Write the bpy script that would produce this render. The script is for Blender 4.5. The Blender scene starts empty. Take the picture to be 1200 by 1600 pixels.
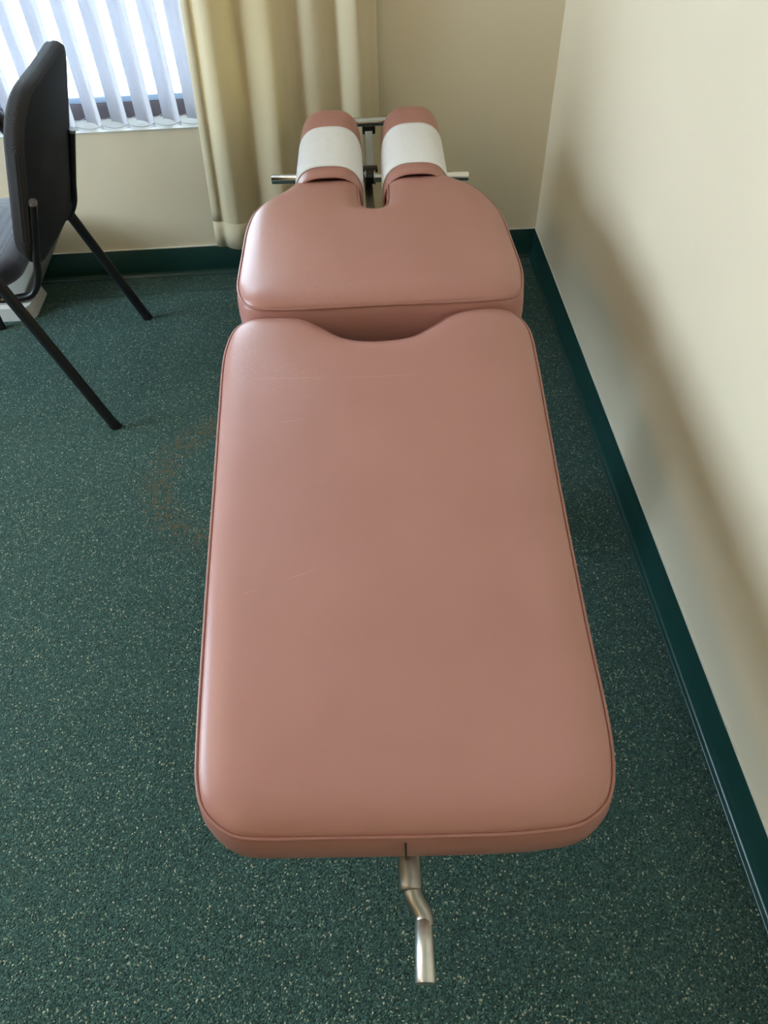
import bpy, bmesh, math, random
import numpy as np
from mathutils import Vector, Matrix
from mathutils.geometry import delaunay_2d_cdt

random.seed(7)
SC = bpy.context.scene
COL = SC.collection
V = Vector

# ------------------------------------------------------------------ materials
def srgb(r, g, b):
    f = lambda c: c / 12.92 if c <= 0.04045 else ((c + 0.055) / 1.055) ** 2.4
    return (f(r / 255), f(g / 255), f(b / 255), 1.0)

class NT:
    """small node-tree helper"""
    def __init__(self, name):
        self.m = bpy.data.materials.new(name)
        self.m.use_nodes = True
        self.t = self.m.node_tree
        self.n = self.t.nodes
        self.b = self.n['Principled BSDF']
        self.out = self.n['Material Output']
    def new(self, kind, **kw):
        nd = self.n.new(kind)
        for k, v in kw.items():
            if k in nd.inputs.keys(): nd.inputs[k].default_value = v
            else: setattr(nd, k, v)
        return nd
    def link(self, a, b): self.t.links.new(a, b)
    def coord(self):
        return self.new('ShaderNodeTexCoord').outputs['Object']
    def math(self, op, a, b=None, c=None, clamp=False):
        nd = self.n.new('ShaderNodeMath'); nd.operation = op; nd.use_clamp = clamp
        for i, x in enumerate((a, b, c)):
            if x is None: continue
            if isinstance(x, (int, float)): nd.inputs[i].default_value = x
            else: self.link(x, nd.inputs[i])
        return nd.outputs[0]
    def mix(self, fac, a, b):
        nd = self.n.new('ShaderNodeMix'); nd.data_type = 'RGBA'
        for sock, x in ((nd.inputs[0], fac), (nd.inputs[6], a), (nd.inputs[7], b)):
            if isinstance(x, (int, float, tuple)): sock.default_value = x
            else: self.link(x, sock)
        return nd.outputs[2]
    def noise(self, co, scale, detail=2.0, rough=0.5):
        nd = self.new('ShaderNodeTexNoise'); nd.inputs['Scale'].default_value = scale
        nd.inputs['Detail'].default_value = detail; nd.inputs['Roughness'].default_value = rough
        self.link(co, nd.inputs['Vector']); return nd.outputs['Fac']
    def ramp(self, fac, lo, hi):
        nd = self.n.new('ShaderNodeMapRange'); nd.inputs[1].default_value = lo; nd.inputs[2].default_value = hi
        nd.clamp = True
        self.link(fac, nd.inputs[0]); return nd.outputs[0]
    def bump(self, h, strength, dist):
        nd = self.new('ShaderNodeBump'); nd.inputs['Strength'].default_value = strength
        nd.inputs['Distance'].default_value = dist
        self.link(h, nd.inputs['Height']); self.link(nd.outputs['Normal'], self.b.inputs['Normal'])
    def base(self, x):
        if isinstance(x, tuple): self.b.inputs['Base Color'].default_value = x
        else: self.link(x, self.b.inputs['Base Color'])
    def set(self, **kw):
        for k, v in kw.items(): self.b.inputs[k.replace('_', ' ')].default_value = v

def simple(name, col, rough=0.5, metal=0.0, nscale=40, var=0.06, bump=0.0, spec=0.5, bscale=None):
    k = NT(name); co = k.coord()
    n = k.noise(co, nscale, 3)
    dark = tuple(c * (1 - var) for c in col[:3]) + (1,)
    lite = tuple(min(1, c * (1 + var)) for c in col[:3]) + (1,)
    k.base(k.mix(n, dark, lite))
    k.set(Roughness=rough, Metallic=metal); k.b.inputs['Specular IOR Level'].default_value = spec
    if bump: k.bump(k.noise(co, bscale or nscale * 4, 3), bump, 0.002)
    return k.m

def mat_leather():
    k = NT('mauve_vinyl')
    va = k.new('ShaderNodeVectorMath'); va.operation = 'ADD'; va.inputs[1].default_value = (-.60, -1.3, 0)
    k.link(k.coord(), va.inputs[0]); co = va.outputs[0]      # parts are stored relative to the table's base
    n1 = k.noise(co, 5, 2)
    c = k.mix(n1, srgb(172, 121, 111), srgb(182, 130, 120))
    # tiny worn flecks, denser over the left shoulder end of the leg section
    sep = k.new('ShaderNodeSeparateXYZ'); k.link(co, sep.inputs[0]); X, Y, Z = sep.outputs
    fl = k.ramp(k.noise(co, 330, 1), 0.62, 0.70)
    patch = k.ramp(k.noise(co, 5, 2), 0.48, 0.62)
    zone = k.math('MULTIPLY', k.ramp(X, -0.52, -0.74), k.ramp(Y, -1.62, -1.30))
    c = k.mix(k.math('MULTIPLY', k.math('MULTIPLY', fl, k.math('MULTIPLY', patch, zone)), 0.4), c, srgb(205, 170, 166))
    # hairline scratches
    def scratch(x0, x1, y0, s, curv, w):
        dx = k.math('SUBTRACT', X, x0)
        yy = k.math('ADD', k.math('MULTIPLY_ADD', dx, s, y0), k.math('MULTIPLY', k.math('MULTIPLY', dx, dx), curv))
        d = k.math('ABSOLUTE', k.math('SUBTRACT', Y, yy))
        a = k.math('SUBTRACT', 1.0, k.ramp(d, 0.0, w))
        inx = k.math('MULTIPLY', k.math('GREATER_THAN', X, min(x0, x1)), k.math('LESS_THAN', X, max(x0, x1)))
        return k.math('MULTIPLY', k.math('MULTIPLY', a, inx), k.ramp(k.noise(co, 25, 2), 0.4, 0.6))
    m = None
    for a in SCRATCHES:
        s = scratch(*a); m = s if m is None else k.math('MAXIMUM', m, s)
    c = k.mix(k.math('MULTIPLY', m, 0.24), c, srgb(214, 186, 178))
    k.base(c)
    r = k.math('MULTIPLY_ADD', n1, 0.10, 0.30); k.link(r, k.b.inputs['Roughness'])
    k.b.inputs['Specular IOR Level'].default_value = 0.42
    k.bump(k.math('MULTIPLY_ADD', k.noise(co, 30, 3), 1.6, k.noise(co, 210, 2, 0.6)), 0.09, 0.0014)
    return k.m

def mat_carpet():
    k = NT('green_carpet'); co = k.coord()
    sep = k.new('ShaderNodeSeparateXYZ'); k.link(co, sep.inputs[0]); X, Y, Z = sep.outputs
    # warp so that the tufts look twisted
    nz = k.new('ShaderNodeTexNoise'); nz.inputs['Scale'].default_value = 190; k.link(co, nz.inputs['Vector'])
    wv = k.new('ShaderNodeMixRGB'); wv.blend_type = 'ADD'; wv.inputs[0].default_value = 0.004
    k.link(co, wv.inputs[1]); k.link(nz.outputs['Color'], wv.inputs[2])
    vo = k.new('ShaderNodeTexVoronoi'); vo.inputs['Scale'].default_value = 400; k.link(wv.outputs[0], vo.inputs['Vector'])
    cs = k.new('ShaderNodeSeparateColor'); k.link(vo.outputs['Color'], cs.inputs[0])
    tuft = cs.outputs[0]; t2 = cs.outputs[1]
    big = k.noise(co, 2.2, 4)
    c = k.mix(tuft, srgb(16, 37, 33), srgb(80, 116, 107))
    c = k.mix(k.math('MULTIPLY', big, 0.3), c, srgb(40, 66, 58))
    # pale and straw-coloured flecks spun into the yarn
    f1 = k.math('GREATER_THAN', t2, 0.91); f2 = k.math('GREATER_THAN', t2, 0.972)
    c = k.mix(k.math('MULTIPLY', f1, 0.6), c, srgb(140, 170, 152))
    c = k.mix(k.math('MULTIPLY', f2, 0.85), c, srgb(212, 206, 172))
    # rust-brown worn stain beside the table
    dxs = k.math('ADD', X, 0.99); dys = k.math('ADD', Y, 1.03)
    rr = k.math('SQRT', k.math('ADD', k.math('MULTIPLY', dxs, dxs), k.math('MULTIPLY', k.math('MULTIPLY', dys, dys), 0.80)))
    band = k.math('SUBTRACT', 1.0, k.ramp(k.math('ABSOLUTE', k.math('SUBTRACT', rr, 0.195)), 0.014, 0.060))
    lft = k.math('MULTIPLY', k.ramp(dxs, 0.02, -0.06), k.ramp(Y, -1.42, -1.18))
    spots = k.ramp(k.noise(co, 55, 3, 0.65), 0.47, 0.60)
    st = k.math('MULTIPLY', k.math('MULTIPLY', band, lft), spots)
    c = k.mix(k.math('MULTIPLY', st, 0.85), c, srgb(112, 88, 52))
    # the seam of the carpet strip laid along the window wall, and a second across to the right wall
    w = k.math('MULTIPLY_ADD', k.noise(co, 9, 2), 0.006, -0.003)
    yb = k.math('ADD', k.math('MULTIPLY_ADD', X, 0.0316, -0.0785), w)
    s1 = k.math('SUBTRACT', 1.0, k.ramp(k.math('ABSOLUTE', k.math('SUBTRACT', Y, yb)), 0.001, 0.005))
    s1 = k.math('MULTIPLY', s1, k.ramp(k.noise(co, 6, 2), 0.3, 0.45))
    c = k.mix(k.math('MULTIPLY', s1, 0.8), c, srgb(14, 30, 26))
    strip = k.math('GREATER_THAN', Y, yb)
    c = k.mix(k.math('MULTIPLY', strip, 0.45), c, srgb(34, 62, 50))
    s2 = k.math('SUBTRACT', 1.0, k.ramp(k.math('ABSOLUTE', k.math('ADD', Y, k.math('ADD', w, 0.773))), 0.001, 0.004))
    s2 = k.math('MULTIPLY', s2, k.math('GREATER_THAN', X, -0.22))
    c = k.mix(k.math('MULTIPLY', s2, 0.6), c, srgb(120, 135, 125))
    # crumbs gathered in the far corner
    dc = k.math('ADD', k.math('ABSOLUTE', k.math('ADD', X, 0.05)), k.math('MULTIPLY', k.math('ABSOLUTE', k.math('ADD', Y, 0.035)), 2.0))
    cr = k.math('MULTIPLY', k.math('SUBTRACT', 1.0, k.ramp(dc, 0.03, 0.07)), k.ramp(k.noise(co, 120, 2), 0.48, 0.58))
    c = k.mix(cr, c, srgb(120, 92, 60))
    k.base(c)
    k.set(Roughness=0.95); k.b.inputs['Specular IOR Level'].default_value = 0.25
    k.b.inputs['Sheen Weight'].default_value = 0.22; k.b.inputs['Sheen Roughness'].default_value = 0.5
    k.b.inputs['Sheen Tint'].default_value = (0.55, 0.95, 0.88, 1)
    h = k.math('SUBTRACT', 1.0, vo.outputs['Distance'])
    k.bump(k.math('ADD', h, k.math('MULTIPLY', t2, 0.5)), 1.0, 0.005)
    return k.m

def mat_wall():
    k = NT('cream_wall_paint'); co = k.coord()
    n = k.noise(co, 1.3, 3)
    k.base(k.mix(n, srgb(228, 213, 186), srgb(233, 219, 193)))
    k.set(Roughness=0.55); k.b.inputs['Specular IOR Level'].default_value = 0.35
    k.bump(k.noise(co, 220, 3), 0.10, 0.0015)
    return k.m

def mat_curtain():
    k = NT('cream_curtain_cloth'); co = k.coord()
    n = k.noise(co, 420, 2)
    col = k.mix(n, srgb(224, 209, 176), srgb(233, 220, 190)); k.base(col)
    k.set(Roughness=0.85); k.b.inputs['Specular IOR Level'].default_value = 0.2
    k.bump(n, 0.15, 0.001)
    tr = k.new('ShaderNodeBsdfTranslucent'); tr.inputs['Color'].default_value = srgb(244, 226, 178)
    mx = k.new('ShaderNodeMixShader'); mx.inputs[0].default_value = 0.22
    k.link(k.b.outputs[0], mx.inputs[1]); k.link(tr.outputs[0], mx.inputs[2]); k.link(mx.outputs[0], k.out.inputs['Surface'])
    return k.m

def mat_vane():
    k = NT('white_blind_vane'); co = k.coord()
    n = k.noise(co, 300, 2)
    k.base(k.mix(n, srgb(196, 194, 200), srgb(206, 204, 210)))
    k.set(Roughness=0.6)
    tr = k.new('ShaderNodeBsdfTranslucent'); tr.inputs['Color'].default_value = srgb(235, 235, 240)
    mx = k.new('ShaderNodeMixShader'); mx.inputs[0].default_value = 0.06
    k.link(k.b.outputs[0], mx.inputs[1]); k.link(tr.outputs[0], mx.inputs[2]); k.link(mx.outputs[0], k.out.inputs['Surface'])
    return k.m

def mat_paper():
    k = NT('white_paper'); co = k.coord()
    n = k.noise(co, 60, 4, 0.6)
    k.base(k.mix(n, srgb(232, 230, 230), srgb(242, 240, 240)))
    k.set(Roughness=0.7)
    k.bump(n, 0.35, 0.004)
    return k.m

def mat_glass():
    k = NT('window_glass')
    t = k.new('ShaderNodeBsdfTransparent'); t.inputs['Color'].default_value = (0.93, 0.96, 0.95, 1)
    g = k.new('ShaderNodeBsdfGlossy'); g.inputs['Roughness'].default_value = 0.02
    fr = k.new('ShaderNodeFresnel'); fr.inputs['IOR'].default_value = 1.45
    mx = k.new('ShaderNodeMixShader')
    k.link(fr.outputs[0], mx.inputs[0]); k.link(t.outputs[0], mx.inputs[1]); k.link(g.outputs[0], mx.inputs[2])
    k.link(mx.outputs[0], k.out.inputs['Surface'])
    return k.m

def mat_fabric(name, c1, c2, scale=1500, bump=0.35, sheen=0.0):
    k = NT(name); co = k.coord()
    w1 = k.new('ShaderNodeTexWave'); w1.bands_direction = 'Z'; w1.inputs['Scale'].default_value = scale / 6
    k.link(co, w1.inputs['Vector'])
    w2 = k.new('ShaderNodeTexWave'); w2.bands_direction = 'Y'; w2.inputs['Scale'].default_value = scale / 6
    k.link(co, w2.inputs['Vector'])
    h = k.math('MULTIPLY', w1.outputs['Fac'], w2.outputs['Fac'])
    k.base(k.mix(h, c1, c2))
    k.set(Roughness=0.85); k.b.inputs['Specular IOR Level'].default_value = 0.3
    k.b.inputs['Sheen Weight'].default_value = sheen
    k.bump(h, bump, 0.0015)
    return k.m

def mat_lamp():
    k = NT('lamp_diffuser')
    k.base((0.9, 0.88, 0.82, 1))
    k.b.inputs['Emission Color'].default_value = (1.0, 0.74, 0.45, 1)
    k.b.inputs['Emission Strength'].default_value = LAMP
    return k.m

# ------------------------------------------------------------------ tunables
LAMP = 10.0
SKY = 20.0
EXPOSURE = 0.16
SCRATCHES = [(-0.83, -0.50, -1.312, -0.10, 0.16, 0.0015), (-0.83, -0.70, -1.775, 0.30, 0.0, 0.0015), (-0.78, -0.73, -1.43, 0.15, 0.0, 0.0014)]

M = dict(
    leather=mat_leather(),
    piping=simple('mauve_piping', srgb(164, 113, 103), 0.42, nscale=60, bump=0.1),
    carpet=mat_carpet(), wall=mat_wall(), curtain=mat_curtain(), vane=mat_vane(), paper=mat_paper(), glass=mat_glass(),
    base=simple('dark_green_rubber', srgb(20, 58, 54), 0.30, nscale=12, var=0.12, bump=0.08, bscale=30),
    ceiling=simple('ceiling_white', srgb(226, 222, 210), 0.9, nscale=60, bump=0.2),
    sill=simple('sill_white', srgb(222, 218, 208), 0.4, nscale=20, var=0.03),
    frame_dark=simple('window_frame_bronze', srgb(96, 86, 90), 0.45, nscale=30),
    frame_lite=simple('window_bead_reflection', srgb(150, 165, 185), 0.4, nscale=30),  # pale blue reflection along the frame, put into the bead's colour
    chrome=simple('chrome', (0.62, 0.61, 0.58, 1), 0.16, 1.0, nscale=25, var=0.05),
    steel=simple('brushed_steel', (0.40, 0.385, 0.35, 1), 0.36, 1.0, nscale=70, var=0.12, bump=0.06),
    satin=simple('satin_aluminium', (0.66, 0.64, 0.61, 1), 0.36, 1.0, nscale=90, var=0.14, bump=0.05),
    blackmetal=simple('black_painted_steel', srgb(24, 24, 27), 0.38, nscale=30, var=0.15),
    blackplastic=simple('black_plastic', srgb(20, 20, 22), 0.5, nscale=30, var=0.1),
    basesteel=simple('grey_enamel_steel', srgb(92, 88, 82), 0.45, nscale=20),
    seat=mat_fabric('charcoal_seat_fabric', srgb(44, 45, 55), srgb(76, 77, 92), sheen=0.5),
    back=mat_fabric('charcoal_back_fabric', srgb(34, 35, 40), srgb(84, 80, 78)),
    panel=mat_fabric('black_back_cloth', srgb(16, 20, 27), srgb(27, 32, 41), 1800, 0.15),
    whiteplastic=simple('white_plastic', srgb(214, 214, 212), 0.4, nscale=20, var=0.03),
    greyplastic=simple('grey_plastic', srgb(128, 122, 120), 0.45, nscale=20, var=0.05),
    concrete=simple('pale_concrete', srgb(226, 226, 222), 0.9, nscale=3, bump=0.2),
    chain=simple('chain_white', srgb(190, 190, 190), 0.5, nscale=100),
    stucco=simple('stucco_white', srgb(214, 208, 194), 0.85, nscale=8, bump=0.2),
    lamp=mat_lamp(),
    lampframe=simple('lamp_frame_white', srgb(220, 220, 218), 0.5, nscale=20),
)

# ------------------------------------------------------------------ object helpers
ROOT_LOC = {}
def thing(name, label, cat, loc=(0, 0, 0), group=None):
    o = bpy.data.objects.new(name, None); COL.objects.link(o); o.location = loc
    o.empty_display_size = 0.05
    o['label'] = label; o['category'] = cat
    if group: o['group'] = group
    ROOT_LOC[o] = V(loc)
    return o

def obj(name, verts, faces, mat, parent=None, smooth=True, autosmooth=None, label=None):
    off = ROOT_LOC.get(parent, V((0, 0, 0))) if parent else V((0, 0, 0))
    me = bpy.data.meshes.new(name)
    me.from_pydata([tuple(V(v) - off) for v in verts], [], faces)
    bm = bmesh.new(); bm.from_mesh(me)
    bmesh.ops.recalc_face_normals(bm, faces=bm.faces)
    for f in bm.faces: f.smooth = smooth
    if smooth and autosmooth:
        for e in bm.edges:
            if len(e.link_faces) == 2 and e.calc_face_angle(0) > math.radians(autosmooth): e.smooth = False
    bm.to_mesh(me); bm.free()
    me.materials.append(mat)
    o = bpy.data.objects.new(name, me); COL.objects.link(o)
    if parent: o.parent = parent
    ROOT_LOC[o] = off
    if label: o['label'] = label
    return o

def tag(o, label, cat, group=None):
    o['label'] = label; o['category'] = cat
    if group: o['group'] = group
    return o

def struct(o):
    o['kind'] = 'structure'; return o

class MB:
    def __init__(self): self.v = []; self.f = []
    def add(self, v, f):
        n = len(self.v); self.v += [tuple(p) for p in v]; self.f += [tuple(i + n for i in q) for q in f]; return self
    def box(self, x0, x1, y0, y1, z0, z1, bev=0.0):
        bm = bmesh.new(); bmesh.ops.create_cube(bm, size=1.0)
        for v in bm.verts:
            v.co = V(((x0 + x1) / 2 + v.co.x * (x1 - x0), (y0 + y1) / 2 + v.co.y * (y1 - y0), (z0 + z1) / 2 + v.co.z * (z1 - z0)))
        if bev: bmesh.ops.bevel(bm, geom=bm.edges[:], offset=bev, segments=3, affect='EDGES', profile=0.5)
        bm.verts.index_update()
        self.add([v.co.copy() for v in bm.verts], [[v.index for v in f.verts] for f in bm.faces]); bm.free()
        return self
    def tube(self, pts, r, seg=14, closed=False, rb=None, ref=None, caps=True):
        """sweep an ellipse (r along ref side, rb across) along pts; r may be a list"""
        pts = [V(p) for p in pts]; n = len(pts); rings = []; up = V(ref) if ref else None
        prev = None
        for i, p in enumerate(pts):
            if closed: t = pts[(i + 1) % n] - pts[i - 1]
            else: t = pts[min(i + 1, n - 1)] - pts[max(i - 1, 0)]
            t.normalize()
            if prev is None:
                a = (up if up else (V((0, 0, 1)) if abs(t.z) < 0.9 else V((1, 0, 0))))
            else: a = prev if not up else up
            a = (a - t * a.dot(t)).normalized(); b = t.cross(a); prev = a
            ra = r[i] if isinstance(r, (list, tuple)) else r
            r2 = rb if rb else ra
            rings.append([p + a * (ra * math.cos(2 * math.pi * k / seg)) + b * (r2 * math.sin(2 * math.pi * k / seg)) for k in range(seg)])
        v = [q for ring in rings for q in ring]; f = []
        m = n if closed else n - 1
        for i in range(m):
            j = (i + 1) % n
            for k in range(seg):
                k2 = (k + 1) % seg
                f.append((i * seg + k, i * seg + k2, j * seg + k2, j * seg + k))
        if not closed and caps:
            f.append(tuple(range(seg - 1, -1, -1))); f.append(tuple((n - 1) * seg + k for k in range(seg)))
        return self.add(v, f)
    def obj(self, name, mat, parent=None, **kw): return obj(name, self.v, self.f, mat, parent, **kw)

def catmull(pts, step, closed=False):
    P = [np.array(p, float) for p in pts]; n = len(P); out = []
    rng = range(n) if closed else range(n - 1)
    for i in rng:
        p1 = P[i]; p2 = P[(i + 1) % n]
        p0 = P[i - 1] if (closed or i > 0) else 2 * p1 - p2
        p3 = P[(i + 2) % n] if (closed or i + 2 < n) else 2 * p2 - p1
        # centripetal parametrisation keeps tight corners free of loops
        d = lambda a, b: max(np.linalg.norm(a - b) ** 0.5, 1e-6)
        t0 = 0; t1 = t0 + d(p0, p1); t2 = t1 + d(p1, p2); t3 = t2 + d(p2, p3)
        k = max(1, int(round(np.linalg.norm(p2 - p1) / step)))
        for j in range(k):
            t = t1 + (t2 - t1) * j / k
            a1 = (t1 - t) / (t1 - t0) * p0 + (t - t0) / (t1 - t0) * p1
            a2 = (t2 - t) / (t2 - t1) * p1 + (t - t1) / (t2 - t1) * p2
            a3 = (t3 - t) / (t3 - t2) * p2 + (t - t2) / (t3 - t2) * p3
            b1 = (t2 - t) / (t2 - t0) * a1 + (t - t0) / (t2 - t0) * a2
            b2 = (t3 - t) / (t3 - t1) * a2 + (t - t1) / (t3 - t1) * a3
            out.append((t2 - t) / (t2 - t1) * b1 + (t - t1) / (t2 - t1) * b2)
    if not closed: out.append(P[-1])
    return out

def seg_dist(Q, O):
    A = O; B = np.roll(O, -1, axis=0); AB = B - A; L2 = (AB ** 2).sum(1) + 1e-15
    best = np.full(len(Q), 1e9)
    for a, ab, l2 in zip(A, AB, L2):
        t = np.clip(((Q - a) @ ab) / l2, 0, 1)
        best = np.minimum(best, np.linalg.norm(Q - (a + t[:, None] * ab), axis=1))
    return best

def inside(Q, O):
    r = np.zeros(len(Q), bool); n = len(O)
    for i in range(n):
        (x1, y1), (x2, y2) = O[i], O[(i + 1) % n]
        if y1 == y2: continue
        c = ((Q[:, 1] < y1) != (Q[:, 1] < y2)) & (Q[:, 0] < (x2 - x1) * (Q[:, 1] - y1) / (y2 - y1) + x1)
        r ^= c
    return r

def normals2(O):
    T = np.roll(O, -1, axis=0) - np.roll(O, 1, axis=0); T /= np.linalg.norm(T, axis=1)[:, None] + 1e-12
    area = 0.5 * (O[:, 0] * np.roll(O[:, 1], -1) - np.roll(O[:, 0], -1) * O[:, 1]).sum()
    N = np.stack([T[:, 1], -T[:, 0]], 1)
    return N if area > 0 else -N

def pad_mesh(outline, height, side, zf, grid=0.018, tf=None):
    """upholstered pad: outline (piping line), height(d) above it, side=[(outward, down)], zf(x,y) piping height"""
    O = np.array(outline); N = normals2(O); n = len(O)
    pts = [O]
    for d in (0.002, 0.005, 0.009, 0.014, 0.020, 0.028, 0.038, 0.050, 0.064):
        Q = O - N * d
        dist = seg_dist(Q, O); ok = (dist > d - 1e-4) & inside(Q, O)
        keep = [];
        for i, q in enumerate(Q):
            if ok[i] and (not keep or np.linalg.norm(q - keep[-1]) > 0.35 * d + 0.002): keep.append(q)
        if keep: pts.append(np.array(keep))
    lo = O.min(0); hi = O.max(0)
    gx, gy = np.meshgrid(np.arange(lo[0], hi[0], grid), np.arange(lo[1], hi[1], grid))
    G = np.stack([gx.ravel(), gy.ravel()], 1); G = G[inside(G, O)]; G = G[seg_dist(G, O) > 0.075]
    if len(G): pts.append(G)
    P = np.concatenate(pts)
    r = delaunay_2d_cdt([V((float(a), float(b))) for a, b in P], [(i, (i + 1) % n) for i in range(n)], [], 1, 1e-7)
    vo, fo, orig = r[0], r[2], r[3]
    A = np.array([(v.x, v.y) for v in vo]); D = seg_dist(A, O)
    verts = [(a[0], a[1], zf(a[0], a[1]) + height(d)) for a, d in zip(A, D)]
    faces = [tuple(f) for f in fo]
    first = {}
    for k, og in enumerate(orig):
        for q in og:
            if q < n: first[q] = k
    prev = [first[i] for i in range(n)]
    for (o, dz) in side:
        cur = []
        for i in range(n):
            p = O[i] + N[i] * o
            cur.append(len(verts)); verts.append((p[0], p[1], zf(O[i][0], O[i][1]) - dz))
        for i in range(n):
            j = (i + 1) % n; faces.append((prev[i], prev[j], cur[j], cur[i]))
        prev = cur
    # underside
    r2 = delaunay_2d_cdt([V(verts[i][:2]) for i in prev], [(i, (i + 1) % n) for i in range(n)], [], 1, 1e-7)
    if len(r2[0]) == n:
        mp = {}
        for k, og in enumerate(r2[3]): mp[k] = prev[og[0]]
        faces += [tuple(mp[i] for i in f) for f in r2[2]]
    else: faces.append(tuple(prev))
    if tf: verts = [tf(*v) for v in verts]
    return verts, faces

def rrect(x0, x1, y0, y1, r, step=0.01):
    pts = []; rs = r if isinstance(r, tuple) else (r,) * 4
    for r, sx, sy, a0 in ((rs[0], 1, 1, 0), (rs[1], -1, 1, 90), (rs[2], -1, -1, 180), (rs[3], 1, -1, 270)):
        cx = (x1 - r) if sx > 0 else (x0 + r); cy = (y1 - r) if sy > 0 else (y0 + r)
        k = max(4, int(r * 1.57 / step))
        for i in range(k + 1):
            a = math.radians(a0 + 90 * i / k); pts.append((cx + r * math.cos(a), cy + r * math.sin(a)))
    out = []
    for i in range(len(pts)):
        a = np.array(pts[i]); b = np.array(pts[(i + 1) % len(pts)]); L = np.linalg.norm(b - a)
        for j in range(max(1, int(L / step))): out.append(a + (b - a) * j / max(1, int(L / step)))
    return out

# ------------------------------------------------------------------ room shell
XL, YF, ZC = -3.7, -4.6, 2.55
WX0, WX1, WZ0, WZ1 = -3.35, -0.86, 0.492, 2.15
floor = struct(MB().box(XL, 0, YF, 0, -0.08, 0).obj('floor', M['carpet'], smooth=False))
struct(MB().box(XL - .15, .15, YF - .15, .16, ZC, ZC + .1).obj('ceiling', M['ceiling'], smooth=False))
struct(MB().box(0, .15, YF - .15, .16, -0.08, ZC).obj('wall_right', M['wall'], smooth=False))
LY0, LY1 = -1.65, -.35
wl = MB()
wl.box(XL - .15, XL, YF - .15, LY0, -.08, ZC).box(XL - .15, XL, LY1, .16, -.08, ZC).box(XL - .15, XL, LY0, LY1, -.08, WZ0).box(XL - .15, XL, LY0, LY1, WZ1, ZC)
struct(wl.obj('wall_left', M['wall'], smooth=False))
struct(MB().box(XL, 0, YF - .15, YF, -0.08, ZC).obj('wall_front', M['wall'], smooth=False))
wb = MB()
wb.box(XL, 0, 0, .16, -.08, WZ0 - .005).box(XL, WX0, 0, .16, WZ0 - .005, ZC).box(WX1, 0, 0, .16, WZ0 - .005, ZC).box(WX0, WX1, 0, .16, WZ1, ZC)
struct(wb.obj('wall_back', M['wall'], smooth=False))

def base_run(name, horizontal):
    # cove profile: (out from wall, height)
    prof = [(0, 0.0), (0.0165, 0.0), (0.0163, 0.0025), (0.0145, 0.0042), (0.0105, 0.0056), (0.0075, 0.0085), (0.0058, 0.014), (0.005, 0.022), (0.005, 0.0985), (0.0035, 0.1016), (0, 0.1016)]
    a, b = (XL, 0) if horizontal else (YF, 0)
    v = []; f = []
    for t in (a, b):
        for o, z in prof: v.append((t, -o, z) if horizontal else (-o, t, z))
    n = len(prof)
    for i in range(n): f.append((i, (i + 1) % n, n + (i + 1) % n, n + i))
    f.append(tuple(range(n))); f.append(tuple(range(2 * n - 1, n - 1, -1)))
    return struct(obj(name, v, f, M['base'], smooth=True, autosmooth=50))
base_run('baseboard_back', True); base_run('baseboard_right', False)
struct(MB().box(XL, 0, -0.0042, 0, 0.1016, 0.1048).obj('trim_1', M['sill'], smooth=False))
struct(MB().box(-0.0030, 0, YF, 0, 0.1016, 0.1036).obj('trim_2', M['sill'], smooth=False))

# window: sill, frame, panes
win = bpy.data.objects.new('window_1', None); COL.objects.link(win); win.location = (-2.1, 0.1, WZ0); win['kind'] = 'structure'
ROOT_LOC[win] = V(win.location)
MB().box(WX0, WX1, -0.0012, 0.16, WZ0 - .005, WZ0, 0.0005).obj('sill', M['sill'], win, smooth=True, autosmooth=40)
fr = MB()
fr.box(WX0, WX1, .095, .15, WZ0, WZ0 + .046, .002).box(WX0, WX1, .095, .15, WZ1 - .04, WZ1, .002)
for x in (WX0, -2.12, WX1 - .04): fr.box(x, x + .04, .095, .15, WZ0 + .04, WZ1 - .04, .002)
fr.obj('frame', M['frame_dark'], win, smooth=False)
bd = MB()
bd.box(WX0 + .04, WX1 - .04, .097, .125, WZ0 + .046, WZ0 + .064, .003)
bd.obj('glazing_bead', M['frame_lite'], win, smooth=True, autosmooth=40)
for x0, x1 in ((WX0 + .04, -2.12), (-2.08, WX1 - .04)):
    MB().box(x0, x1, .118, .122, WZ0 + .04, WZ1 - .04).obj('pane', M['glass'], win, smooth=False)

# unseen window, added in the left wall for cool light across the room
w2 = bpy.data.objects.new('added_window', None); COL.objects.link(w2); w2.location = (XL - .1, -1.0, WZ0); w2['kind'] = 'structure'
ROOT_LOC[w2] = V(w2.location)
f2 = MB()
for z in (WZ0, WZ1 - .04): f2.box(XL - .14, XL - .09, LY0, LY1, z, z + .04, .002)
for y in (LY0, LY1 - .04): f2.box(XL - .14, XL - .09, y, y + .04, WZ0 + .04, WZ1 - .04, .002)
f2.obj('frame', M['frame_dark'], w2, smooth=False)
MB().box(XL - .118, XL - .114, LY0 + .04, LY1 - .04, WZ0 + .04, WZ1 - .04).obj('pane', M['glass'], w2, smooth=False)

# outside: pale sunlit paving and a low white wall far off
struct(MB().box(-30, 20, -20, 40, -0.5, -0.2).obj('ground', M['concrete'], smooth=False))

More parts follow.
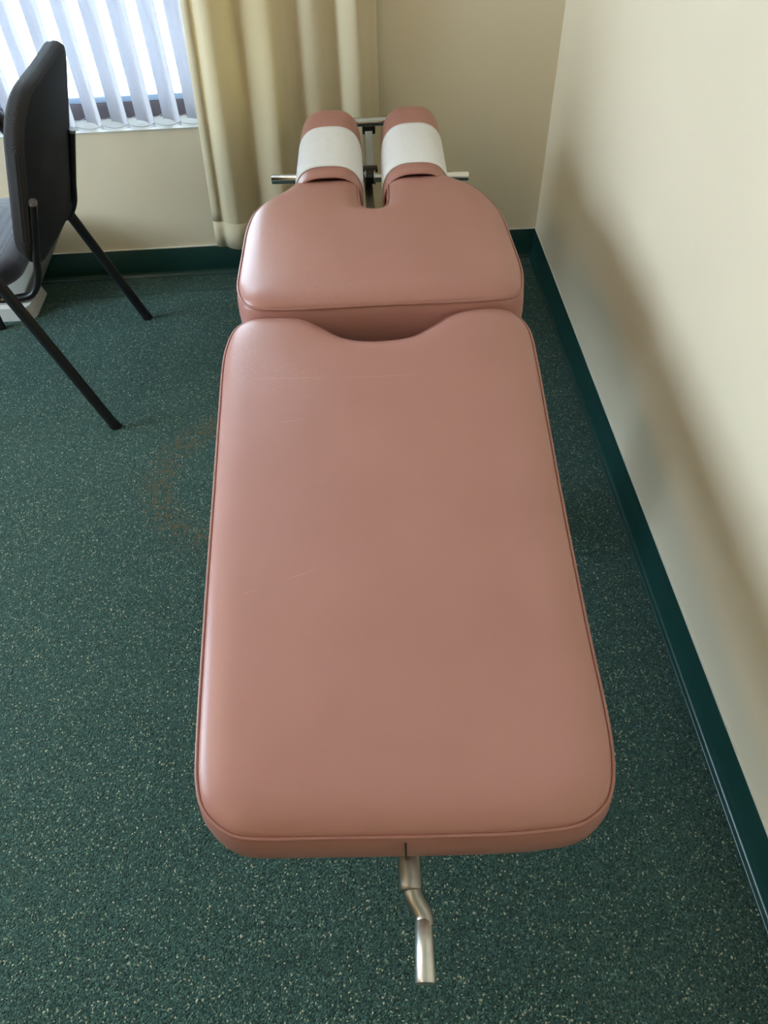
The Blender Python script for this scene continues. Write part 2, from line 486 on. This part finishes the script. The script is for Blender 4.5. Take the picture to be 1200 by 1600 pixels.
# ------------------------------------------------------------------ vertical blind
blind = thing('vertical_blind', 'white vertical blind with angled vanes hanging over the window sill', 'blind', (-2.0, 0.03, 2.12))
MB().box(-3.36, -0.80, 0.005, 0.055, 2.075, 2.12, .004).obj('headrail', M['lampframe'], blind, smooth=True, autosmooth=40)
VB = 0.506
ang = math.radians(48)
dirv = V((-math.sin(ang), math.cos(ang), 0)).normalized()      # from front tip to the rear edge
nrm = V((dirv.y, -dirv.x, 0))
VW = 0.089
def vane(tip, twist):
    d = Matrix.Rotation(twist, 3, 'Z') @ dirv; nn = V((d.y, -d.x, 0))
    zs = [VB, VB + .002, VB + .03, VB + .032, VB + .3, 1.0, 1.5, 2.075]
    k = 9; v = []; f = []
    for z in zs:
        th = 0.0012 if z <= VB + .031 else 0.0006
        front = []; back = []
        for i in range(k):
            s = i / (k - 1); cam = 0.007 * math.sin(math.pi * s) - 0.004 * math.sin(2 * math.pi * s)
            c = tip + d * (VW * s) + nn * cam
            front.append((c + nn * th / 2)[:2] + (z,)); back.append((c - nn * th / 2)[:2] + (z,))
        v += front + back[::-1]
    m = 2 * k
    for a in range(len(zs) - 1):
        for i in range(m): f.append((a * m + i, a * m + (i + 1) % m, (a + 1) * m + (i + 1) % m, (a + 1) * m + i))
    f.append(tuple(range(m))); f.append(tuple((len(zs) - 1) * m + i for i in range(m)))
    vn = obj('vane', v, f, M['vane'], blind, smooth=True, autosmooth=50)
    # weight sewn into the foot of the vane shows as a band
    w = MB(); a0 = tip + d * .006 + nn * .0005; 
    for zz in (VB + .031,):
        w.tube([(tip + d * (VW * s) + nn * (0.007 * math.sin(math.pi * s) - 0.004 * math.sin(2 * math.pi * s) + .0009)).to_tuple()[:2] + (zz,) for s in [j / 8 for j in range(9)]], .0007, 6)
    w.obj('hem_seam', M['chain'], vn)
    return tip, tip + d * VW
ends = []
nv = 29
for i in range(nv):
    x = -1.057 + 0.156 - 0.0782 * i
    tw = random.uniform(-.05, .05)
    ends.append(vane(V((x, -0.022, 0)), tw))
for which, nm in ((0, 'front_chain'), (1, 'rear_chain')):
    mb = MB()
    for i in range(nv - 1):
        a = ends[i][which]; b = ends[i + 1][which]; pts = []
        for j in range(9):
            s = j / 8; p = a.lerp(b, s); sag = 4 * s * (1 - s)
            pts.append((p.x, p.y - (0.0 if which else 0.004) * sag, VB + .012 - 0.0085 * sag))
        mb.tube(pts, .0011, 6)
    mb.obj(nm, M['chain'], blind)

# ------------------------------------------------------------------ curtain
fold = [(-1.062, .052), (-1.048, .060), (-1.031, .057), (-1.010, .074), (-.985, .079), (-.955, .064), (-.934, .036), (-.922, .033), (-.900, .050),
        (-.868, .068), (-.845, .080), (-.826, .084), (-.806, .066), (-.785, .056), (-.766, .034), (-.756, .036), (-.735, .066), (-.712, .078),
        (-.684, .066), (-.664, .040), (-.650, .036), (-.632, .058), (-.610, .080), (-.590, .084), (-.570, .066), (-.556, .048), (-.544, .040), (-.534, .030)]
prof = catmull(fold, 0.006)
zs = [2.18 - (2.18 - .124) * i / 46 for i in range(47)]
k = len(prof); v = []; f = []
for off in (0.0, 0.0012):
    for z in zs:
        t = (2.18 - z) / (2.18 - .124)
        for (x, d) in prof:
            u = (x + .534) / -.528
            amp = 0.85 + 0.3 * math.sin(3 * t + 7 * u)
            flare = -0.042 * max(0, u - 0.05) * ((.83 - z) / .706 if z < 1.4 else -.8)
            wob = 0.004 * math.sin(9 * z + 14 * u)
            dd = 0.030 + (d - .030) * amp
            v.append((x + flare + wob * (1 - u) * u * 4 * .5, -dd + off, z))
nz = len(zs)
for s in (0, 1):
    o = s * nz * k
    for a in range(nz - 1):
        for i in range(k - 1):
            q = (o + a * k + i, o + a * k + i + 1, o + (a + 1) * k + i + 1, o + (a + 1) * k + i)
            f.append(q if s == 0 else q[::-1])
o2 = nz * k
for a in range(nz - 1):
    for i in (0, k - 1): f.append((a * k + i, (a + 1) * k + i, o2 + (a + 1) * k + i, o2 + a * k + i))
for i in range(k - 1):
    for a in (0, nz - 1): f.append((a * k + i, a * k + i + 1, o2 + a * k + i + 1, o2 + a * k + i))
cur = thing('curtain', 'cream cloth curtain hanging in folds at the right end of the window', 'curtain', (-.8, -.05, .124))
cloth = obj('cloth', v, f, M['curtain'], cur)
# bottom hem and side hem: doubled cloth along the edges
def strip(rows, th, name):
    mb = MB(); vv = []; ff = []
    for r in rows:
        for p in r: vv.append((p[0], p[1] - th, p[2]))
    w = len(rows[0]); h = len(rows)
    for a in range(h - 1):
        for i in range(w - 1): ff.append((a * w + i, a * w + i + 1, (a + 1) * w + i + 1, (a + 1) * w + i))
    n0 = len(vv)
    for r in rows:
        for p in r: vv.append((p[0], p[1] - .0002, p[2]))
    for a in range(h - 1):
        for i in range(w - 1): ff.append((n0 + a * w + i, n0 + (a + 1) * w + i, n0 + (a + 1) * w + i + 1, n0 + a * w + i + 1))
    for a in range(h - 1):
        for i in (0, w - 1): ff.append((a * w + i, (a + 1) * w + i, n0 + (a + 1) * w + i, n0 + a * w + i))
    for i in range(w - 1):
        for a in (0, h - 1): ff.append((a * w + i, a * w + i + 1, n0 + a * w + i + 1, n0 + a * w + i))
    return obj(name, vv, ff, M['curtain'], cur)
strip([v[a * k:(a + 1) * k] for a in range(nz - 3, nz)], .0018, 'bottom_hem')
strip([v[a * k:a * k + 6] for a in range(0, nz - 2)], .0022, 'side_hem')
rod = MB().tube([(-3.4, -.055, 2.20), (-.45, -.055, 2.20)], .012).obj('rod', M['blackmetal'], cur)
for x in (-3.3, -.5): MB().tube([(x, -.055, 2.20), (x, 0, 2.20)], .007).obj('rod_bracket', M['blackmetal'], rod)

# ------------------------------------------------------------------ treatment table
TB = thing('treatment_table', 'long mauve vinyl chiropractic table with leg, chest and head cushions along the right wall', 'table', (-.60, -1.3, 0))
LEG = [(-0.8962,-1.2382),(-0.893,-1.1954),(-0.8787,-1.1422),(-0.8503,-1.1185),(-0.8075,-1.1151),(-0.7644,-1.1199),(-0.7409,-1.1301),(-0.7099,-1.1568),(-0.6746,-1.1873),(-0.6346,-1.2033),(-0.5868,-1.2074),(-0.5281,-1.199),(-0.4765,-1.1652),(-0.4441,-1.1399),(-0.406,-1.1269),(-0.3624,-1.1245),(-0.3276,-1.1359),(-0.3085,-1.1619),(-0.2984,-1.1956),(-0.2993,-1.2813),(-0.3064,-1.3967),(-0.3211,-1.6438),(-0.3314,-1.8723),(-0.334,-1.9678),(-0.3366,-2.0108),(-0.3423,-2.051),(-0.3502,-2.0765),(-0.361,-2.0945),(-0.3813,-2.1095),(-0.4024,-2.1176),(-0.435,-2.1207),(-0.4784,-2.122),(-0.6148,-2.1174),(-0.7163,-2.1124),(-0.7969,-2.1081),(-0.8203,-2.1036),(-0.8446,-2.0887),(-0.8623,-2.0677),(-0.8718,-2.0347),(-0.8749,-2.0015),(-0.8830,-1.78),(-0.8887,-1.5606),(-0.8935,-1.38)]
CHEST = [(-0.8726,-1.0580),(-0.8799,-1.0221),(-0.8808,-0.9722),(-0.8795,-0.9072),(-0.8755,-0.7806),(-0.8623,-0.7026),(-0.8284,-0.6419),(-0.7900,-0.6000),(-0.7720,-0.5730),(-0.7600,-0.5655),(-0.6300,-0.5660),(-0.6215,-0.5740),(-0.6185,-0.6000),(-0.6155,-0.679),(-0.6043,-0.7091),(-0.5804,-0.7197),(-0.5573,-0.7144),(-0.5450,-0.6866),(-0.5390,-0.6000),(-0.5375,-0.5740),(-0.5290,-0.5660),(-0.4000,-0.5650),(-0.3890,-0.5720),(-0.3700,-0.5900),(-0.3388,-0.6239),(-0.3076,-0.691),(-0.2896,-0.7722),(-0.2841,-0.9071),(-0.2845,-1.0206),(-0.2906,-1.0621),(-0.3000,-1.0960),(-0.3228,-1.1130),(-0.3767,-1.1180),(-0.5925,-1.1140),(-0.7815,-1.1120),(-0.8400,-1.1010),(-0.8620,-1.0830)]
legz = lambda x, y: .47 + .07 * (y + 2.05)
chz = lambda x, y: .555
def crown(h1, r1, h2, r2):
    def fn(d):
        a = min(d / r1, 1); b = min(d / r2, 1)
        return h1 * math.sqrt(max(0, 1 - (1 - a) ** 2)) + h2 * (1 - (1 - b) ** 2)
    return fn
def cushion(name, pts, zf, hf, depth, step):
    O = catmull(pts, step, True)
    side = [(.0022, .002), (.0040, .008), (.0065, .020), (.0080, depth * .45), (.0068, depth * .75), (.002, depth * .93), (-.006, depth), (-.02, depth + .002)]
    v, f = pad_mesh(O, hf, side, zf)
    o = obj(name, v, f, M['leather'], TB)
    pip = [(p[0], p[1], zf(p[0], p[1]) + .0008) for p in (np.array(O) + normals2(np.array(O)) * .0018)]
    MB().tube(pip, .0027, 8, closed=True).obj('piping', M['piping'], o)
    return o, O
legc, LO = cushion('leg_cushion', LEG, legz, crown(.017, .05, .006, .20), .078, .009)
# upholstery join in the band at the foot end
MB().tube([(-.6125, -2.1205 - dy, legz(0, -2.12) - dz) for dy, dz in ((.004, .006), (.0075, .018), (.0092, .035), (.008, .055), (.003, .070))], .0013, 6).obj('band_seam', M['blackplastic'], legc)
chestc, CO = cushion('chest_cushion', CHEST, chz, crown(.016, .045, .008, .18), .115, .008)

def head_pad(cx0, cx1, w0, w1, ztop0, ztop1, y0, y1, s0=0.0, s1=1.0, off=0.0, caps=True, nseg=40):
    """barrel-topped pad lofted from the near end (y0) to the far end (y1)"""
    L = y1 - y0; rings = []
    if caps:
        S = [(.05 / L, .80), (.045 / L, .86), (.003 / L, .88), (0.0, .90), (0.0, .955), (.003 / L, .985), (.008 / L, 1.0), (.016 / L, 1.004), (.020 / L, .992), (.025 / L, 1.0)]
        S += [(.03 / L + (1 - .075 / L) * j / 14, 1.0) for j in range(1, 15)]
        S += [(1 - .040 / L, .998), (1 - .036 / L, .985), (1 - .032 / L, .990), (1 - .020 / L, .970), (1 - .010 / L, .930), (1 - .003 / L, .86), (1.0, .74)]
    else: S = [(s0 + (s1 - s0) * j / 16, 1.0) for j in range(17)]
    for s, sc in S:
        y = y0 + L * s; cx = cx0 + (cx1 - cx0) * s; w = (w0 + (w1 - w0) * s) / 2 * (1 - (1 - sc) * .55) + off
        zt = ztop0 + (ztop1 - ztop0) * s + off; H = .082; zb = zt - off - H
        h = (zt - zb) * (1 - (1 - sc) * .55)
        ring = []
        lo = -0.02 if caps else 0.0
        for j in range(nseg + 1):
            a = math.pi * j / nseg
            c, sn = math.cos(a), math.sin(a); n = 2.9
            x = math.copysign(abs(c) ** (2 / n), c); zz = abs(sn) ** (2 / 2.25)
            ring.append((cx - w * x, y, zb + h * zz))
        rings.append(ring)
    return rings
def loft(rings, close_bottom=True):
    n = len(rings[0]); v = [p for r in rings for p in r]; f = []
    for a in range(len(rings) - 1):
        for i in range(n - 1): f.append((a * n + i, a * n + i + 1, (a + 1) * n + i + 1, (a + 1) * n + i))
        if close_bottom: f.append((a * n + n - 1, a * n, (a + 1) * n, (a + 1) * n + n - 1))
    if close_bottom: f.append(tuple(range(n))); f.append(tuple((len(rings) - 1) * n + i for i in range(n)))
    return v, f
PADS = dict(left=(-.691, -.679, .176, .163, .587, .632, -.595, -.283), right=(-.469, -.462, .172, .160, .586, .630, -.597, -.281))
for side, a in PADS.items():
    v, f = loft(head_pad(*a))
    hp = obj('headrest_pad', v, f, M['leather'], TB, autosmooth=60)
    v1 = head_pad(*a, s0=.125, s1=.69, off=.0016, caps=False); v0 = head_pad(*a, s0=.125, s1=.69, off=.0009, caps=False)
    mb = MB(); n = len(v1[0]); m = len(v1)
    v = [p for r in v1 for p in r] + [p for r in v0 for p in r]; f = []
    for s in range(m - 1):
        for i in range(n - 1):
            f.append((s * n + i, s * n + i + 1, (s + 1) * n + i + 1, (s + 1) * n + i))
            f.append((m * n + s * n + i, m * n + (s + 1) * n + i, m * n + (s + 1) * n + i + 1, m * n + s * n + i + 1))
    for i in range(n - 1):
        for s in (0, m - 1): f.append((s * n + i, s * n + i + 1, m * n + s * n + i + 1, m * n + s * n + i))
    for s in range(m - 1):
        for i in (0, n - 1): f.append((s * n + i, (s + 1) * n + i, m * n + (s + 1) * n + i, m * n + s * n + i))
    po = obj('paper_strip', v, f, M['paper'])
    tag(po, 'white paper strip wrapped over the %s headrest pad, %s' % (side, 'nearer the window' if side == 'left' else 'nearer the right wall'), 'paper strip', 'paper strips over the headrest pads')

# headpiece mechanism
MB().tube([(-.851, -.358, .48), (-.849, -.358, .48), (-.312, -.398, .48), (-.310, -.398, .48)], [.011, .0125, .0125, .011], 20).obj('handle_bar', M['chrome'], TB, autosmooth=50)
hb = [o for o in TB.children if o.name == 'handle_bar'][0]
cl = MB().tube([(-.590, -.3777, .48), (-.567, -.3793, .48)], .017, 20).obj('collar', M['blackmetal'], hb, autosmooth=50)
rg = MB().tube([(-.5935, -.3774, .48), (-.5895, -.3777, .48)], .0182, 20).tube([(-.5675, -.3793, .48), (-.5635, -.3796, .48)], .0182, 20)
rg.obj('collar_ring', M['chrome'], cl, autosmooth=50)
MB().tube([(-.70, -.245, .575), (-.45, -.245, .575)], .0125, 18).obj('cross_bar', M['chrome'], TB, autosmooth=50)
MB().box(-.592, -.556, -.262, -.236, .546, .570, .004).obj('bar_clamp', M['blackmetal'], TB, autosmooth=40)
mb = MB()
mb.add([(-.5855, -.262, .556), (-.5645, -.262, .556), (-.5665, -.325, .480), (-.5875, -.325, .480), (-.5855, -.252, .552), (-.5645, -.252, .552), (-.5665, -.315, .474), (-.5875, -.315, .474)],
       [(0, 1, 2, 3), (4, 7, 6, 5), (0, 4, 5, 1), (1, 5, 6, 2), (2, 6, 7, 3), (3, 7, 4, 0)])
mb.obj('post', M['steel'], TB, smooth=False)
MB().box(-.602, -.556, -.352, -.318, .455, .487, .003).obj('mount_block', M['blackmetal'], TB, autosmooth=40)
MB().box(-.5955, -.5725, -.78, -.352, .446, .456, .002).obj('slide_bar', M['steel'], TB, autosmooth=40)
# carriers joining the pads to the cross bar and the frame
for s in ('left', 'right'):
    a = PADS[s]; cx = (a[0] + a[1]) / 2
    MB().box(cx - .05, cx + .05, -.50, -.235, .495, .507, .002).obj('pad_carrier', M['blackmetal'], TB, autosmooth=40)
# under-frame and pedestal
fr = MB(); zz = lambda y: legz(0, y) - .080
fr.add([(x, y, zz(y) + dz) for x in (-.72, -.48) for y in (-1.95, -1.18) for dz in (-.035, -.001)], [(0, 1, 3, 2), (4, 6, 7, 5), (0, 4, 5, 1), (2, 3, 7, 6), (0, 2, 6, 4), (1, 5, 7, 3)])
fr.obj('leg_section_frame', M['basesteel'], TB, smooth=False)
MB().box(-.72, -.46, -1.08, -.76, .395, .438, .004).obj('chest_section_frame', M['basesteel'], TB, autosmooth=40)
MB().box(-.635, -.565, -1.26, -1.18, .045, .40, .01).obj('pedestal', M['basesteel'], TB, autosmooth=40)
MB().box(-.72, -.48, -1.62, -.82, 0, .05, .012).obj('floor_base', M['basesteel'], TB, autosmooth=40)
# foot-end release crank
zc = .372
ck = MB().tube([(-.6045, -1.70, zc + .012), (-.6085, -2.150, zc), (-.6086, -2.156, zc), (-.6086, -2.157, zc)], [.0155, .0155, .0150, .0135], 24).obj('crank_tube', M['steel'], TB, autosmooth=50)
MB().tube(catmull([(-.6075, -2.150, zc - .002), (-.605, -2.162, zc - .003), (-.599, -2.174, zc - .006), (-.5945, -2.184, zc - .008), (-.594, -2.196, zc - .008)], .003), .0122, 18).obj('crank_arm', M['steel'], ck, autosmooth=50)
MB().tube([(-.5952, -2.190, zc - .006), (-.5952, -2.192, zc - .006), (-.5990, -2.256, zc - .002), (-.5991, -2.258, zc - .002)], [.0100, .0112, .0128, .0118], 20).obj('crank_grip', M['satin'], ck, autosmooth=50)

# ------------------------------------------------------------------ chair
CH = thing('chair', 'black padded visitor chair with dark tube legs, seen from behind under the window', 'chair', (-1.58, -.536, 0))
def back_tf(u, vv, w):
    # u across (world y), vv up the back, w outward to the front (towards -x)
    vv = vv + max(0, 1 - vv / .43) * (.012 - .075 * u)
    z = .425 + vv * .952; x = -1.418 + vv * .285
    bow = 0.006 * (u / .21) ** 2
    return (x - w * .952 - bow, -.536 + u, z + w * .305)
BO = rrect(-.210, .212, 0.0, .430, (.062, .115, .095, .075), .012)
hf = crown(.018, .03, .006, .16)
v, f = pad_mesh(BO, hf, [(.004, .006), (.005, .014), (.003, .022), (0, .027)], lambda x, y: .027, tf=back_tf)
bk = obj('backrest', v, f, M['back'], CH)
v, f = pad_mesh(rrect(-.205, .207, .005, .425, (.058, .111, .091, .071), .012), lambda d: 0, [(0, .002), (-.004, .004)], lambda x, y: .004, tf=back_tf)
obj('back_panel', v, f, M['panel'], bk, autosmooth=60, label='plain black cloth back panel')
seam = [back_tf(p[0], p[1], .0035) for p in rrect(-.207, .209, .003, .427, (.060, .113, .093, .073), .012)]
MB().tube(seam, .0022, 6, closed=True).obj('seam', M['blackplastic'], bk)
SO = rrect(-1.885, -1.478, -.748, -.322, .085, .012)
v, f = pad_mesh(SO, crown(.020, .04, .008, .16), [(.003, .004), (.004, .016), (.001, .026), (-.01, .030)], lambda x, y: .441)
obj('seat', v, f, M['seat'], CH)
# seat frame rails and back supports
for y in (-.735, -.335):
    pts = catmull([(-1.80, y, .386), (-1.56, y, .386), (-1.487, y, .386), (-1.445, y, .396), (-1.418, y, .430), (-1.399, y, .490), (-1.356, y, .625)], .012)
    bs = MB().tube(pts, .0125, 14, rb=.0085, ref=(0, 1, 0)).obj('back_support', M['blackmetal'], CH, autosmooth=60)
    MB().tube([(-1.3570, y, .622), (-1.3548, y, .629)], .0128, 12, rb=.0092, ref=(0, 1, 0)).obj('end_cap', M['greyplastic'], bs, autosmooth=60)
for x in (-1.56, -1.78):
    MB().tube([(x, -.758, .400), (x, -.300, .400)], .010, 12).obj('seat_rail', M['blackmetal'], CH, autosmooth=60)
for sgn, foot, top in ((-1, (-1.341, -.804, .0), (-1.560, -.757, .625)), (1, (-1.332, -.269, .0), (-1.545, -.293, .625))):
    foot = V(foot); top = V(top); d = (top - foot)
    lg = MB().tube([foot + d * .006, foot + d * .98], .0155, 16, rb=.0100, ref=(-1, 0, 0)).obj('leg', M['blackmetal'], CH, autosmooth=60)
    MB().tube([foot, foot + d * .03], .0168, 16, rb=.0112, ref=(-1, 0, 0)).obj('leg_cap', M['blackplastic'], lg, autosmooth=60)
    ff = V((-1.815, foot.y + .01 * -sgn, 0)); ft = V((-1.80, top.y, .625)); d2 = ft - ff
    l2 = MB().tube([ff + d2 * .006, ff + d2 * .98], .0155, 16, rb=.0100, ref=(-1, 0, 0)).obj('leg', M['blackmetal'], CH, autosmooth=60)
    MB().tube([ff, ff + d2 * .03], .0168, 16, rb=.0112, ref=(-1, 0, 0)).obj('leg_cap', M['blackplastic'], l2, autosmooth=60)
    arm = MB().tube(catmull([tuple(top - d * .03), tuple(top + V((-.012, 0, .012))), tuple(top + V((-.05, 0, .016))), (-1.76, top.y, .641), (-1.79, top.y, .634), (-1.80, top.y, .60)], .01), .0125, 14).obj('arm_rail', M['blackmetal'], CH, autosmooth=60)
    O = rrect(-1.81, top.x + .008, top.y - .026, top.y + .026, .022, .006)
    v, f = pad_mesh(O, crown(.010, .02, .001, .03), [(.002, .006), (0, .014)], lambda x, y: .656)
    obj('armrest_pad', v, f, M['blackplastic'], CH)

# ------------------------------------------------------------------ plastic appliance under the window, behind the chair
AP = thing('plastic_appliance', 'grey and white plastic appliance on the carpet behind the black chair', 'appliance', (-1.85, -.13, 0))
def taper(x0, x1, y0, y1, z0, X0, X1, Y0, Y1, z1, r, name, mat, parent, lay=10):
    v = []; f = []; n = None
    for i in range(lay + 1):
        t = i / lay; e = t
        ring = rrect(x0 + (X0 - x0) * e, x1 + (X1 - x1) * e, y0 + (Y0 - y0) * t, y1 + (Y1 - y1) * t, r, 1.0)
        n = len(ring); v += [(p[0], p[1], z0 + (z1 - z0) * t) for p in ring]
    for i in range(lay):
        for j in range(n): f.append((i * n + j, i * n + (j + 1) % n, (i + 1) * n + (j + 1) % n, (i + 1) * n + j))
    f.append(tuple(range(n))); f.append(tuple(lay * n + j for j in range(n)))
    return obj(name, v, f, mat, parent, autosmooth=45)
taper(-2.02, -1.712, -.240, -.060, 0.0, -2.01, -1.722, -.232, -.066, .042, .028, 'foot', M['whiteplastic'], AP, 4)
taper(-2.0, -1.716, -.185, -.060, .042, -2.04, -1.566, -.190, -.040, .250, .02, 'body', M['greyplastic'], AP)
taper(-1.98, -1.752, -.205, -.180, .046, -2.01, -1.606, -.215, -.180, .240, .006, 'front_panel', M['whiteplastic'], AP)

# ------------------------------------------------------------------ ceiling lamps (light the room from above the picture)
for (x, y, lab) in ((-2.6, -3.0, 'recessed ceiling lamp with glowing warm panel, nearer the door side of the room'),
                    (-2.6, -1.1, 'recessed ceiling lamp with glowing warm panel, nearer the window')):
    c = thing('ceiling_lamp', lab, 'lamp', (x, y, ZC - .02), 'ceiling lamps')
    MB().box(x - .20, x + .20, y - .62, y + .62, ZC - .03, ZC, .004).obj('lamp_frame', M['lampframe'], c, autosmooth=40)
    MB().box(x - .16, x + .16, y - .58, y + .58, ZC - .036, ZC - .030).obj('diffuser', M['lamp'], c, smooth=False)

# ------------------------------------------------------------------ sky light through the window
w = bpy.data.worlds.new('sky'); SC.world = w; w.use_nodes = True
bg = w.node_tree.nodes['Background']; bg.inputs['Color'].default_value = (0.66, 0.82, 1.0, 1); bg.inputs['Strength'].default_value = SKY
pl = bpy.data.lights.new('window_portal', 'AREA'); pl.shape = 'RECTANGLE'; pl.size = WX1 - WX0; pl.size_y = WZ1 - WZ0
pl.cycles.is_portal = True
po = bpy.data.objects.new('window_portal', pl); COL.objects.link(po)
po.location = ((WX0 + WX1) / 2, .17, (WZ0 + WZ1) / 2); po.rotation_euler = (math.radians(-90), 0, 0)

p2 = bpy.data.lights.new('window_portal', 'AREA'); p2.shape = 'RECTANGLE'; p2.size = WZ1 - WZ0; p2.size_y = LY1 - LY0
p2.cycles.is_portal = True
po2 = bpy.data.objects.new('window_portal', p2); COL.objects.link(po2)
po2.location = (XL - .16, (LY0 + LY1) / 2, (WZ0 + WZ1) / 2); po2.rotation_euler = (0, math.radians(-90), 0)

# ------------------------------------------------------------------ camera
cam = bpy.data.cameras.new('camera'); co = bpy.data.objects.new('camera', cam); COL.objects.link(co)
p, yw, rl = 0.8514, 0.0244, -0.0419
f_ = V((math.sin(yw) * math.cos(p), math.cos(yw) * math.cos(p), -math.sin(p)))
r0 = V((math.cos(yw), -math.sin(yw), 0)); u0 = r0.cross(f_)
r_ = r0 * math.cos(rl) + u0 * math.sin(rl); u_ = -r0 * math.sin(rl) + u0 * math.cos(rl)
co.matrix_world = Matrix(((r_.x, u_.x, -f_.x, -.6289), (r_.y, u_.y, -f_.y, -2.4135), (r_.z, u_.z, -f_.z, 1.4038), (0, 0, 0, 1)))
cam.sensor_fit = 'VERTICAL'; cam.sensor_height = 36.0; cam.lens = 1154.95 / 1600 * 36; cam.clip_start = .02
SC.camera = co
SC.view_settings.view_transform = 'Standard'; SC.view_settings.look = 'None'
SC.view_settings.exposure = EXPOSURE; SC.view_settings.gamma = 1.0; SC.view_settings.use_curve_mapping = False
